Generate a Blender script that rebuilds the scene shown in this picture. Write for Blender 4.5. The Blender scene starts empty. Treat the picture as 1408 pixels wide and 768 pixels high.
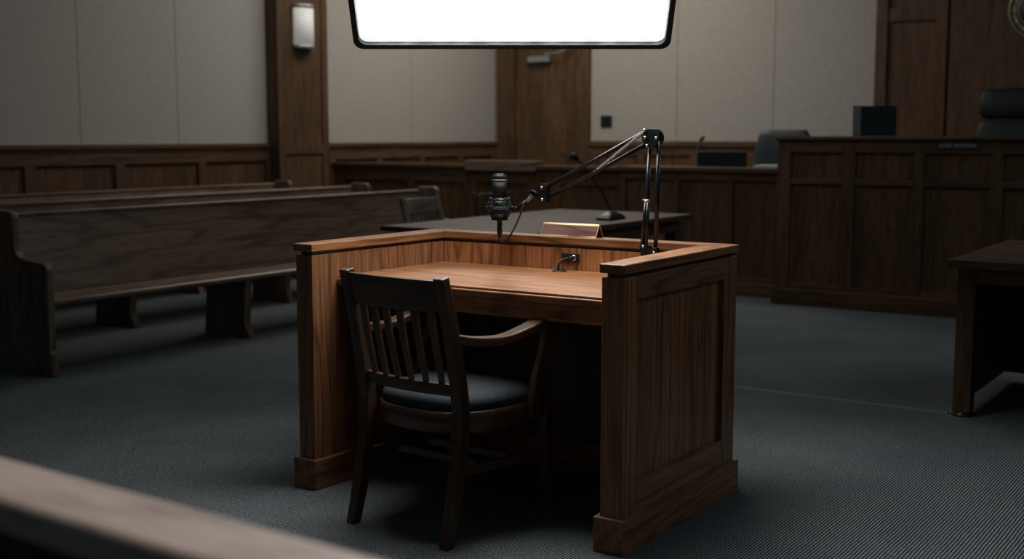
import bpy, math, random
from mathutils import Vector, Matrix
random.seed(7)
S = bpy.context.scene
COL = S.collection
PI = math.pi

# ------------------------------------------------------------------ materials
def newmat(name):
    m = bpy.data.materials.new(name); m.use_nodes = True
    nt = m.node_tree
    b = nt.nodes.get('Principled BSDF')
    return m, nt, b

def N(nt, t, **kw):
    n = nt.nodes.new(t)
    for k, v in kw.items():
        if k in n.inputs: n.inputs[k].default_value = v
        else: setattr(n, k, v)
    return n

def ramp(nt, src, stops):
    r = nt.nodes.new('ShaderNodeValToRGB')
    el = r.color_ramp.elements
    while len(el) < len(stops): el.new(0.5)
    for e, (p, c) in zip(el, stops):
        e.position = p; e.color = (c[0], c[1], c[2], 1)
    nt.links.new(src, r.inputs[0])
    return r

def mixc(nt, fac, a, b, mode='MIX'):
    m = nt.nodes.new('ShaderNodeMix'); m.data_type = 'RGBA'; m.blend_type = mode
    for sock, v in ((m.inputs[0], fac), (m.inputs[6], a), (m.inputs[7], b)):
        if isinstance(v, (int, float)): sock.default_value = v
        elif isinstance(v, tuple): sock.default_value = (v[0], v[1], v[2], 1)
        else: nt.links.new(v, sock)
    return m.outputs[2]

def wood(name, dark, light, axis='z', rough=0.42, ring=1.0, fine=1.0, spec=0.35, fig=1.0):
    """straight and cathedral oak figure running along one axis, procedural"""
    m, nt, b = newmat(name)
    tc = N(nt, 'ShaderNodeTexCoord'); oi = N(nt, 'ShaderNodeObjectInfo')
    off = N(nt, 'ShaderNodeVectorMath', operation='SCALE'); off.inputs[0].default_value = (3.1, 5.7, 2.3)
    nt.links.new(oi.outputs['Random'], off.inputs['Scale'])
    add = N(nt, 'ShaderNodeVectorMath', operation='ADD')
    nt.links.new(tc.outputs['Object'], add.inputs[0]); nt.links.new(off.outputs[0], add.inputs[1])
    def stretched(across, along):
        mp = N(nt, 'ShaderNodeMapping')
        s = [across] * 3; s['xyz'.index(axis)] = along
        mp.inputs['Scale'].default_value = s
        nt.links.new(add.outputs[0], mp.inputs['Vector'])
        return mp.outputs[0]
    n1 = N(nt, 'ShaderNodeTexNoise', Scale=1.0, Detail=2.0, Roughness=0.45)
    nt.links.new(stretched(5.2, 0.6), n1.inputs['Vector'])
    mul = N(nt, 'ShaderNodeMath', operation='MULTIPLY'); mul.inputs[1].default_value = 74.0 * ring
    nt.links.new(n1.outputs[0], mul.inputs[0])
    sn = N(nt, 'ShaderNodeMath', operation='SINE'); nt.links.new(mul.outputs[0], sn.inputs[0])
    mr = N(nt, 'ShaderNodeMapRange'); mr.inputs[1].default_value = -1; mr.inputs[2].default_value = 1
    nt.links.new(sn.outputs[0], mr.inputs[0])
    n2 = N(nt, 'ShaderNodeTexNoise', Scale=1.0, Detail=3.0, Roughness=0.6)
    nt.links.new(stretched(70 * fine, 1.6), n2.inputs['Vector'])
    n3 = N(nt, 'ShaderNodeTexNoise', Scale=1.0, Detail=2.0, Roughness=0.6)
    nt.links.new(stretched(330 * fine, 9.0), n3.inputs['Vector'])
    n4 = N(nt, 'ShaderNodeTexNoise', Scale=1.0, Detail=1.0)
    nt.links.new(stretched(3.0, 0.5), n4.inputs['Vector'])
    rings = ramp(nt, mr.outputs[0], [(0.0, (0.0,) * 3), (0.1, (0.35,) * 3), (0.35, (0.85,) * 3), (1.0, (1,) * 3)])
    streak = ramp(nt, n2.outputs[0], [(0.34, (0.2,) * 3), (0.62, (1,) * 3)])
    f = mixc(nt, 1 - 0.58 * fig, rings.outputs[0], streak.outputs[0])
    base = mixc(nt, f, dark, light)
    broad = ramp(nt, n4.outputs[0], [(0.3, (0.78, 0.76, 0.74)), (0.7, (1.12, 1.1, 1.08))])
    base = mixc(nt, 1.0, base, broad.outputs[0], 'MULTIPLY')
    pores = ramp(nt, n3.outputs[0], [(0.36, (0.45, 0.42, 0.4)), (0.5, (1, 1, 1))])
    base = mixc(nt, 0.75, base, pores.outputs[0], 'MULTIPLY')
    nt.links.new(base, b.inputs['Base Color'])
    b.inputs['Roughness'].default_value = rough
    b.inputs['Specular IOR Level'].default_value = spec
    bp = N(nt, 'ShaderNodeBump', Strength=0.12, Distance=0.002)
    nt.links.new(n3.outputs[0], bp.inputs['Height'])
    nt.links.new(bp.outputs[0], b.inputs['Normal'])
    return m

def plain(name, col, rough=0.5, metal=0.0, spec=0.5, noise=0.0, nscale=200.0, bump=0.0):
    m, nt, b = newmat(name)
    b.inputs['Roughness'].default_value = rough
    b.inputs['Metallic'].default_value = metal
    b.inputs['Specular IOR Level'].default_value = spec
    tc = N(nt, 'ShaderNodeTexCoord')
    n = N(nt, 'ShaderNodeTexNoise', Scale=nscale, Detail=3.0)
    nt.links.new(tc.outputs['Object'], n.inputs['Vector'])
    k = noise
    r = ramp(nt, n.outputs[0], [(0.3, tuple(c * (1 - k) for c in col)), (0.7, tuple(c * (1 + k) for c in col))])
    nt.links.new(r.outputs[0], b.inputs['Base Color'])
    if bump:
        bp = N(nt, 'ShaderNodeBump', Strength=bump, Distance=0.002)
        nt.links.new(n.outputs[0], bp.inputs['Height']); nt.links.new(bp.outputs[0], b.inputs['Normal'])
    return m

def axes(name, d, l, **kw):
    return {a: wood(name + '_grain_' + a, d, l, a, **kw) for a in 'xyz'}

PANEL_LIT = axes('stand_oak_painted_lit', (0.14, 0.055, 0.022), (0.56, 0.25, 0.105), rough=0.38)  # lighter stand oak; light on the back panel painted into the colour
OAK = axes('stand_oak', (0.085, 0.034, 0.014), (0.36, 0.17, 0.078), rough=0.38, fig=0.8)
DOAK = axes('courtroom_oak', (0.062, 0.034, 0.018), (0.145, 0.083, 0.045), rough=0.5, ring=0.7, fine=0.35, spec=0.25, fig=0.5)
PEW = axes('pew_oak', (0.10, 0.067, 0.046), (0.25, 0.172, 0.122), rough=0.34, ring=0.6, fine=0.6, spec=0.5)
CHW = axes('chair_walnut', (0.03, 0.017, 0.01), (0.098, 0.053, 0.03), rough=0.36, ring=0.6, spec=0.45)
GREYCH = axes('side_chair_wood', (0.10, 0.08, 0.066), (0.23, 0.185, 0.155), rough=0.38, ring=0.6)
TABLEW = axes('counsel_table_wood', (0.055, 0.034, 0.024), (0.12, 0.074, 0.052), rough=0.5, ring=0.4)
LEDGE = axes('pale_ledge_oak', (0.10, 0.073, 0.052), (0.22, 0.16, 0.115), rough=0.5, ring=0.4)
RAILW = axes('gallery_rail_wood', (0.42, 0.335, 0.29), (0.62, 0.51, 0.45), rough=0.62, ring=0.4, spec=0.25)
PLATEW = axes('nameplate_walnut', (0.075, 0.032, 0.03), (0.17, 0.08, 0.07), rough=0.3, fine=2.0)
M_black = plain('black_powder_coat', (0.006, 0.008, 0.010), 0.36, 0.0, 0.35, 0.15, 300)
M_blackmetal = plain('black_metal_rod', (0.016, 0.018, 0.02), 0.22, 0.5, 0.8, 0.1, 200)
M_spring = plain('dark_spring_steel', (0.16, 0.155, 0.15), 0.4, 0.8, 0.5, 0.1, 200)
M_rubber = plain('black_rubber', (0.012, 0.013, 0.014), 0.55, 0, 0.4, 0.1, 200)
M_steel = plain('bright_steel', (0.62, 0.62, 0.62), 0.25, 1.0, 0.5, 0.08, 200)
M_brass = plain('brushed_brass', (0.80, 0.62, 0.34), 0.28, 1.0, 0.5, 0.08, 300)
M_plastic = plain('black_plastic', (0.01, 0.012, 0.013), 0.4, 0, 0.5, 0.1, 100)
M_leather = plain('dark_teal_leather', (0.006, 0.013, 0.017), 0.5, 0, 0.3, 0.2, 120, 0.2)
M_leather_l = plain('teal_leather', (0.024, 0.042, 0.048), 0.5, 0, 0.35, 0.2, 120, 0.2)
M_paper = plain('white_paper', (0.7, 0.7, 0.68), 0.7, 0, 0.2, 0.03, 50)
M_sconce = plain('frosted_white_glass', (0.78, 0.77, 0.74), 0.45, 0, 0.4, 0.02, 20)
M_sconce.node_tree.nodes['Principled BSDF'].inputs['Emission Color'].default_value = (1, 0.97, 0.92, 1)
M_sconce.node_tree.nodes['Principled BSDF'].inputs['Emission Strength'].default_value = 0.16
M_closer = plain('aluminium_grey', (0.35, 0.36, 0.36), 0.4, 0.5, 0.5, 0.03, 80)
M_gold = plain('tarnished_gold', (0.40, 0.33, 0.2), 0.4, 0.6, 0.5, 0.1, 80)
M_seal = plain('seal_dark_enamel', (0.015, 0.022, 0.025), 0.5, 0, 0.4, 0.1, 40)
M_text = plain('pale_engraving', (0.45, 0.47, 0.48), 0.6, 0, 0.3, 0.02, 40)
M_screen = plain('screen_glass', (0.008, 0.014, 0.018), 0.55, 0, 0.25, 0.05, 30)
M_bezel = plain('monitor_grey_shell', (0.14, 0.15, 0.16), 0.4, 0, 0.5, 0.05, 60)
M_nylon = plain('black_softbox_nylon', (0.02, 0.024, 0.028), 0.55, 0, 0.4, 0.25, 160, 0.3)

def grille_mat():
    m, nt, b = newmat('black_wire_mesh')
    tc = N(nt, 'ShaderNodeTexCoord')
    v = N(nt, 'ShaderNodeTexVoronoi', Scale=900.0)
    nt.links.new(tc.outputs['Object'], v.inputs['Vector'])
    r = ramp(nt, v.outputs['Distance'], [(0.1, (0.002, 0.003, 0.004)), (0.6, (0.013, 0.016, 0.019))])
    nt.links.new(r.outputs[0], b.inputs['Base Color'])
    b.inputs['Roughness'].default_value = 0.4; b.inputs['Metallic'].default_value = 0.3
    bp = N(nt, 'ShaderNodeBump', Strength=0.4, Distance=0.001)
    nt.links.new(v.outputs['Distance'], bp.inputs['Height']); nt.links.new(bp.outputs[0], b.inputs['Normal'])
    return m
M_grille = grille_mat()

def carpet_mat():
    m, nt, b = newmat('charcoal_loop_carpet')
    tc = N(nt, 'ShaderNodeTexCoord')
    sep = N(nt, 'ShaderNodeSeparateXYZ')
    nz = N(nt, 'ShaderNodeTexNoise', Scale=7.0, Detail=2.0)
    nt.links.new(tc.outputs['Object'], nz.inputs['Vector'])
    wob = N(nt, 'ShaderNodeVectorMath', operation='MULTIPLY_ADD')
    nt.links.new(nz.outputs['Color'], wob.inputs[0]); wob.inputs[1].default_value = (0.006,) * 3
    nt.links.new(tc.outputs['Object'], wob.inputs[2])
    nt.links.new(wob.outputs[0], sep.inputs[0])
    def wave(sock, period):
        a = N(nt, 'ShaderNodeMath', operation='MULTIPLY'); a.inputs[1].default_value = 2 * PI / period
        nt.links.new(sock, a.inputs[0])
        s = N(nt, 'ShaderNodeMath', operation='SINE'); nt.links.new(a.outputs[0], s.inputs[0])
        return s.outputs[0]
    sx = wave(sep.outputs['X'], 0.0105); sy0 = wave(sep.outputs['Y'], 0.0125)
    k_ = N(nt, 'ShaderNodeMath', operation='MULTIPLY'); k_.inputs[1].default_value = 0.6; nt.links.new(sy0, k_.inputs[0]); sy = k_.outputs[0]
    ad = N(nt, 'ShaderNodeMath', operation='ADD'); nt.links.new(sx, ad.inputs[0]); nt.links.new(sy, ad.inputs[1])
    mr = N(nt, 'ShaderNodeMapRange'); mr.inputs[1].default_value = -1.6; mr.inputs[2].default_value = 1.6
    nt.links.new(ad.outputs[0], mr.inputs[0])
    n2 = N(nt, 'ShaderNodeTexNoise', Scale=95.0, Detail=3.0, Roughness=0.7)
    nt.links.new(tc.outputs['Object'], n2.inputs['Vector'])
    n3 = N(nt, 'ShaderNodeTexNoise', Scale=2.2, Detail=3.0)
    nt.links.new(tc.outputs['Object'], n3.inputs['Vector'])
    r = ramp(nt, mr.outputs[0], [(0.2, (0.007, 0.014, 0.017)), (0.52, (0.080, 0.110, 0.122)), (0.85, (0.36, 0.385, 0.395))])
    yarn = ramp(nt, n2.outputs[0], [(0.32, (0.5, 0.5, 0.5)), (0.7, (1.4, 1.38, 1.36))])
    c = mixc(nt, 1.0, r.outputs[0], yarn.outputs[0], 'MULTIPLY')
    wear = ramp(nt, n3.outputs[0], [(0.35, (0.86, 0.88, 0.9)), (0.65, (1.1, 1.08, 1.06))])
    c = mixc(nt, 1.0, c, wear.outputs[0], 'MULTIPLY')
    nt.links.new(c, b.inputs['Base Color'])
    b.inputs['Roughness'].default_value = 0.95; b.inputs['Specular IOR Level'].default_value = 0.1
    hs = N(nt, 'ShaderNodeMath', operation='MULTIPLY_ADD'); hs.inputs[1].default_value = 0.5
    nt.links.new(n2.outputs[0], hs.inputs[0]); nt.links.new(mr.outputs[0], hs.inputs[2])
    bp = N(nt, 'ShaderNodeBump', Strength=0.7, Distance=0.004)
    nt.links.new(hs.outputs[0], bp.inputs['Height']); nt.links.new(bp.outputs[0], b.inputs['Normal'])
    return m
M_carpet = carpet_mat()

def fabric_wall():
    m, nt, b = newmat('beige_woven_wallcovering')
    tc = N(nt, 'ShaderNodeTexCoord')
    mp = N(nt, 'ShaderNodeMapping'); mp.inputs['Scale'].default_value = (160, 160, 25)
    nt.links.new(tc.outputs['Object'], mp.inputs['Vector'])
    n = N(nt, 'ShaderNodeTexNoise', Scale=1.0, Detail=3.0); nt.links.new(mp.outputs[0], n.inputs['Vector'])
    mp2 = N(nt, 'ShaderNodeMapping'); mp2.inputs['Scale'].default_value = (25, 25, 190)
    nt.links.new(tc.outputs['Object'], mp2.inputs['Vector'])
    n2 = N(nt, 'ShaderNodeTexNoise', Scale=1.0, Detail=3.0); nt.links.new(mp2.outputs[0], n2.inputs['Vector'])
    f = mixc(nt, 0.5, n.outputs[0], n2.outputs[0])
    r = ramp(nt, f, [(0.35, (0.36, 0.335, 0.30)), (0.65, (0.50, 0.47, 0.425))])
    nt.links.new(r.outputs[0], b.inputs['Base Color'])
    b.inputs['Roughness'].default_value = 0.95; b.inputs['Specular IOR Level'].default_value = 0.1
    bp = N(nt, 'ShaderNodeBump', Strength=0.2, Distance=0.002)
    nt.links.new(f, bp.inputs['Height']); nt.links.new(bp.outputs[0], b.inputs['Normal'])
    return m
M_fabric = fabric_wall()

def weave(name, a, c, scale):
    m, nt, b = newmat(name)
    tc = N(nt, 'ShaderNodeTexCoord')
    v = N(nt, 'ShaderNodeTexVoronoi', Scale=scale); nt.links.new(tc.outputs['Object'], v.inputs['Vector'])
    r = ramp(nt, v.outputs['Distance'], [(0.1, c), (0.65, a)])
    nt.links.new(r.outputs[0], b.inputs['Base Color'])
    b.inputs['Roughness'].default_value = 0.8; b.inputs['Specular IOR Level'].default_value = 0.25
    bp = N(nt, 'ShaderNodeBump', Strength=0.4, Distance=0.001)
    nt.links.new(v.outputs['Distance'], bp.inputs['Height']); nt.links.new(bp.outputs[0], b.inputs['Normal'])
    return m
M_seat = weave('slate_blue_upholstery', (0.010, 0.0145, 0.019), (0.042, 0.056, 0.068), 260.0)

def diffuser_mat():
    m, nt, b = newmat('lit_softbox_diffuser')
    tc = N(nt, 'ShaderNodeTexCoord')
    n = N(nt, 'ShaderNodeTexNoise', Scale=5.0, Detail=2.0); nt.links.new(tc.outputs['Object'], n.inputs['Vector'])
    r = ramp(nt, n.outputs[0], [(0.3, (1.0, 0.965, 0.93)), (0.7, (1.0, 0.98, 0.955))])
    b.inputs['Base Color'].default_value = (0.8, 0.8, 0.8, 1)
    nt.links.new(r.outputs[0], b.inputs['Emission Color'])
    b.inputs['Emission Strength'].default_value = SOFT_E
    return m
SOFT_E = 14.5
M_diff = diffuser_mat()
M_lip = plain('white_softbox_lip', (0.8, 0.8, 0.8), 0.7, 0, 0.3, 0.04, 60)
M_lip.node_tree.nodes['Principled BSDF'].inputs['Emission Color'].default_value = (0.95, 0.98, 1, 1)
M_lip.node_tree.nodes['Principled BSDF'].inputs['Emission Strength'].default_value = 0.9

# ------------------------------------------------------------------ mesh tools
class MB:
    def __init__(s): s.v = []; s.f = []; s.s = []
    def add(s, vs, fs, smooth=False):
        o = len(s.v); s.v += [tuple(v) for v in vs]
        for f in fs: s.f.append(tuple(i + o for i in f)); s.s.append(smooth)
        return s
    def box(s, x0, x1, y0, y1, z0, z1):
        v = [(x0,y0,z0),(x1,y0,z0),(x1,y1,z0),(x0,y1,z0),(x0,y0,z1),(x1,y0,z1),(x1,y1,z1),(x0,y1,z1)]
        return s.add(v, [(0,3,2,1),(4,5,6,7),(0,1,5,4),(1,2,6,5),(2,3,7,6),(3,0,4,7)])
    def hexa(s, v8):
        return s.add(v8, [(0,3,2,1),(4,5,6,7),(0,1,5,4),(1,2,6,5),(2,3,7,6),(3,0,4,7)])
    def loft(s, secs, smooth=False, cap=True, closed=False):
        n = len(secs[0]); vs = [p for q in secs for p in q]; fs = []
        m = len(secs)
        for i in range(m if closed else m - 1):
            for j in range(n):
                a, b = i * n + j, i * n + (j + 1) % n
                c, d = ((i + 1) % m) * n + (j + 1) % n, ((i + 1) % m) * n + j
                fs.append((a, b, c, d))
        s.add(vs, fs, smooth)
        if cap and not closed:
            o = len(s.v) - len(vs)
            s.f.append(tuple(o + j for j in reversed(range(n)))); s.s.append(False)
            s.f.append(tuple(o + (m - 1) * n + j for j in range(n))); s.s.append(False)
        return s
    def tube(s, pts, r, n=10, cap=True, closed=False):
        P = [Vector(p) for p in pts]; R = r if isinstance(r, (list, tuple)) else [r] * len(P)
        secs = []; up = None
        for i, p in enumerate(P):
            if closed: t = P[(i + 1) % len(P)] - P[i - 1]
            else: t = P[min(i + 1, len(P) - 1)] - P[max(i - 1, 0)]
            t.normalize()
            if up is None:
                up = Vector((0, 0, 1)) if abs(t.z) < 0.9 else Vector((1, 0, 0))
            u = up - t * up.dot(t)
            if u.length < 1e-4: u = t.orthogonal()
            u.normalize(); w = t.cross(u); up = u
            secs.append([p + (u * math.cos(2 * PI * k / n) + w * math.sin(2 * PI * k / n)) * R[i] for k in range(n)])
        return s.loft(secs, True, cap, closed)
    def lathe(s, prof, origin=(0, 0, 0), axis=(0, 0, 1), n=24):
        a = Vector(axis).normalized(); u = a.orthogonal().normalized(); w = a.cross(u); o = Vector(origin)
        secs = [[o + a * h + (u * math.cos(2 * PI * k / n) + w * math.sin(2 * PI * k / n)) * max(r, 1e-4) for k in range(n)] for r, h in prof]
        return s.loft(secs, True, True)
    def prism(s, poly, lo, hi, axis):
        """extrude a 2-D polygon along an axis (poly coords are the other two axes in order)"""
        def mk(p, t):
            q = list(p); q.insert('xyz'.index(axis), t); return tuple(q)
        n = len(poly)
        vs = [mk(p, lo) for p in poly] + [mk(p, hi) for p in poly]
        fs = [tuple(range(n))[::-1], tuple(range(n, 2 * n))] + [(i, (i + 1) % n, n + (i + 1) % n, n + i) for i in range(n)]
        return s.add(vs, fs)
    def grid(s, fn, nu, nv, smooth=True):
        vs = [fn(i / nu, j / nv) for j in range(nv + 1) for i in range(nu + 1)]
        fs = [(j*(nu+1)+i, j*(nu+1)+i+1, (j+1)*(nu+1)+i+1, (j+1)*(nu+1)+i) for j in range(nv) for i in range(nu)]
        return s.add(vs, fs, smooth)
    def build(s, name, mat, parent=None, bevel=0.0, seg=2, recalc=True, label=None):
        me = bpy.data.meshes.new(name); me.from_pydata(s.v, [], s.f)
        for p, sm in zip(me.polygons, s.s): p.use_smooth = sm
        if recalc:
            import bmesh
            bm = bmesh.new(); bm.from_mesh(me); bmesh.ops.recalc_face_normals(bm, faces=bm.faces); bm.to_mesh(me); bm.free()
        me.materials.append(mat)
        o = bpy.data.objects.new(name, me); COL.objects.link(o)
        if parent is not None: o.parent = parent
        if bevel:
            b = o.modifiers.new('edge_round', 'BEVEL'); b.width = bevel; b.segments = seg
            b.limit_method = 'ANGLE'; b.angle_limit = math.radians(40)
        if label: o['label'] = label
        return o

def thing(name, label, cat, loc=(0, 0, 0), rz=0.0, group=None):
    o = bpy.data.objects.new(name, None); COL.objects.link(o)
    o.location = loc; o.rotation_euler = (0, 0, rz); o.empty_display_size = 0.1
    o['label'] = label; o['category'] = cat
    if group: o['group'] = group
    return o
def tag(o, label, cat, group=None):
    o['label'] = label; o['category'] = cat
    if group: o['group'] = group
    return o
def struct(o): o['kind'] = 'structure'; return o
def copy_tree(o, parent=None):
    c = o.copy(); COL.objects.link(c); c.parent = parent
    for ch in list(o.children): copy_tree(ch, c)
    return c
def bez(p0, p1, p2, p3, n=14):
    P = [Vector(p) for p in (p0, p1, p2, p3)]; out = []
    for i in range(n + 1):
        t = i / n
        out.append(P[0]*(1-t)**3 + P[1]*3*t*(1-t)**2 + P[2]*3*t*t*(1-t) + P[3]*t**3)
    return out
def spline(pts, n=8):
    P = [Vector(p) for p in pts]; P = [P[0]*2 - P[1]] + P + [P[-1]*2 - P[-2]]; out = []
    for i in range(1, len(P) - 2):
        for k in range(n):
            t = k / n; a, b, c, d = P[i-1], P[i], P[i+1], P[i+2]
            out.append(0.5*((2*b) + (c-a)*t + (2*a-5*b+4*c-d)*t*t + (3*b-a-3*c+d)*t**3))
    out.append(P[-2]); return out
def font_mesh(name, text, size, mat, parent, loc, rot, ext=0.001, sx=1.0):
    cu = bpy.data.curves.new(name, 'FONT'); cu.body = text; cu.size = size; cu.extrude = ext
    cu.align_x = 'CENTER'; cu.align_y = 'CENTER'
    t = bpy.data.objects.new(name + '_curve', cu); COL.objects.link(t)
    dg = bpy.context.evaluated_depsgraph_get(); dg.update()
    me = bpy.data.meshes.new_from_object(t.evaluated_get(dg)); me.name = name
    bpy.data.objects.remove(t)
    o = bpy.data.objects.new(name, me); COL.objects.link(o); o.parent = parent
    o.location = loc; o.rotation_euler = rot; o.scale = (sx, 1, 1)
    me.materials.clear(); me.materials.append(mat)
    return o

# ------------------------------------------------------------------ setting
LX, BY = -5.75, 8.68            # left wall and back wall planes
WT = 1.15                       # wainscot height
TOP = 3.7
struct(MB().box(-7.5, 7.0, -4.2, 10.0, -0.1, 0.0).build('floor', M_carpet))

def wall_panels(spans, z0, z1, mk):
    b = MB()
    for a, c in spans: mk(b, a + 0.004, c - 0.004, z0, z1)
    return b
# left wall: backing with stretched fabric panels above the wainscot
lw = MB().box(LX - 0.2, LX - 0.03, -4.2, BY + 0.2, 0, TOP)
for a, c in ((-4.2, -1.9), (-1.9, -0.85), (-0.85, 0.1), (0.1, 1.07), (1.07, 2.03), (2.03, 3.0), (3.0, 3.965), (3.965, 5.2), (5.5, 7.1), (7.1, BY - 0.03)):
    lw.box(LX - 0.03, LX - 0.005, a + 0.003, c - 0.003, WT - 0.03, TOP)
struct(lw.build('wall_left', M_fabric))
DX0, DX1 = LX + 0.02, -4.5      # door with frame
bw = MB().box(LX - 0.2, DX0 + 0.12, BY + 0.03, BY + 0.2, 0, TOP).box(DX1 - 0.1, 4.2, BY + 0.03, BY + 0.2, 0, TOP).box(DX0 + .12, DX1 - .1, BY + 0.03, BY + 0.2, 2.35, TOP)
for a, c in ((-4.5, -3.46), (-3.46, -2.39), (-2.39, -1.34)):
    bw.box(a + 0.003, c - 0.003, BY + 0.005, BY + 0.03, WT - 0.03, TOP)
struct(bw.build('wall_back', M_fabric))

# left wainscot : cap, rails, stiles, recessed panels
t = MB()
X = LX + 0.012
t.box(LX - 0.03, LX, -4.2, 5.1, 0.02, WT - 0.06)
t.box(LX - 0.03, LX, 5.6, BY, 0.02, WT - 0.06)
base_t = struct(t.build('trim_1', DOAK['z'], bevel=0.002))
t = MB()
stiles = [-3.2, -2.4, -1.6, -0.8, 0.0, 0.85, 1.69, 2.52, 3.34, 4.2, 5.0, 5.85, 6.55, 7.25, 7.95, 8.6]
for y in stiles: t.box(LX, LX + 0.022, y - 0.045, y + 0.045, 0.22, WT - 0.16)
struct(t.build('trim_2', DOAK['z'], bevel=0.002))
t = MB()
t.box(LX, LX + 0.022, -4.2, BY, 0.1, 0.22); t.box(LX, LX + 0.022, -4.2, BY, WT - 0.16, WT - 0.06)
t.box(LX - 0.03, LX + 0.03, -4.2, BY, WT - 0.06, WT - 0.035)
t.box(LX - 0.03, LX + 0.045, -4.2, BY, WT - 0.035, WT)
struct(t.build('trim_3', DOAK['y'], bevel=0.003))
struct(MB().box(LX - 0.03, LX + 0.035, -4.2, BY, 0, 0.1).build('baseboard_left', DOAK['y'], bevel=0.003))

# pilaster on the left wall
t = MB()
PX = LX + 0.13
t.box(LX - 0.03, PX, 5.0, 5.66, 0, TOP)
for y in (5.0, 5.585): t.box(PX, PX + 0.015, y, y + 0.075, 0.2, TOP)
t.box(PX, PX + 0.015, 5.075, 5.585, WT - 0.1, WT - 0.02); t.box(PX, PX + 0.015, 5.075, 5.585, 0.2, 0.35)
t.box(LX, PX + 0.03, 4.985, 5.675, 0, 0.2)
struct(t.build('trim_4', DOAK['z'], bevel=0.003))

# back wainscot
t = MB()
def back_rail(x0, x1, n):
    global tv, th
    w = (x1 - x0) / n
    th.box(x0, x1, BY - 0.022, BY, 0.1, 0.22); th.box(x0, x1, BY - 0.022, BY, WT - 0.14, WT - 0.045)
    th.box(x0, x1, BY - 0.045, BY + 0.03, WT - 0.045, WT + 0.01)
    tv.box(x0, x1, BY, BY + 0.03, 0.02, WT - 0.045)
    for i in range(n + 1):
        x = min(max(x0 + i * w, x0 + 0.045), x1 - 0.045)
        tv.box(x - 0.045, x + 0.045, BY - 0.022, BY, 0.22, WT - 0.14)
tv, th = MB(), MB()
back_rail(DX1, -1.34, 5)
struct(tv.build('trim_5', DOAK['z'], bevel=0.002)); struct(th.build('trim_6', DOAK['x'], bevel=0.003))
struct(MB().box(DX1, -1.34, BY - 0.04, BY + 0.03, 0, 0.1).build('baseboard_back', DOAK['x'], bevel=0.003))

# door in the back wall beside the corner
d = MB()
d.box(DX0, DX0 + 0.23, BY - 0.03, BY + 0.1, 0, 2.4); d.box(DX1 - 0.17, DX1, BY - 0.03, BY + 0.1, 0, 2.4)
d.box(DX0 + 0.23, DX1 - 0.17, BY - 0.03, BY + 0.1, 2.25, 2.4)
door = struct(d.build('door_1', DOAK['z'], bevel=0.004))
MB().box(DX0 + 0.235, DX1 - 0.175, BY + 0.03, BY + 0.075, 0.01, 2.245).build('door_leaf', DOAK['z'], door, bevel=0.003)
c = MB().box(-5.30, -5.02, BY - 0.045, BY + 0.03, 2.035, 2.10)
c.box(-5.06, -5.03, BY - 0.06, BY + 0.03, 2.10, 2.13); c.tube([(-5.05, BY - 0.03, 2.12), (-4.85, BY - 0.08, 2.13), (-4.75, BY - 0.03, 2.2)], 0.012)
c.build('door_closer', M_closer, door, bevel=0.006, label='grey metal door closer')
hdl = MB().tube([(-4.76, BY + 0.03, 1.0), (-4.76, BY - 0.03, 1.0), (-4.86, BY - 0.035, 1.0)], 0.011)
hdl.lathe([(0.028, 0), (0.028, 0.012), (0.012, 0.014)], (-4.76, BY + 0.03, 1.0), (0, -1, 0))
hdl.build('door_handle', M_plastic, door)

# dark timber panelling behind the judge
t = MB()
t.box(-1.36, 4.2, BY - 0.03, BY + 0.03, 0, TOP)
t.box(-1.36, -1.25, BY - 0.07, BY - 0.03, 0, TOP); t.box(-0.80, -0.70, BY - 0.07, BY - 0.03, 0, TOP)
t.box(-1.25, -0.80, BY - 0.055, BY - 0.03, 2.28, 2.40); t.box(-1.25, -0.80, BY - 0.055, BY - 0.03, 1.0, 1.12)
t.box(-1.25, -0.80, BY - 0.055, BY - 0.03, 0, 0.15)
for a, c in ((-0.67, 0.55), (0.565, 1.8), (1.815, 3.0), (3.015, 4.2)): t.box(a, c, BY - 0.075, BY - 0.03, 0, TOP)
struct(t.build('back_wall_panelling', DOAK['z'], bevel=0.004))

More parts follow.
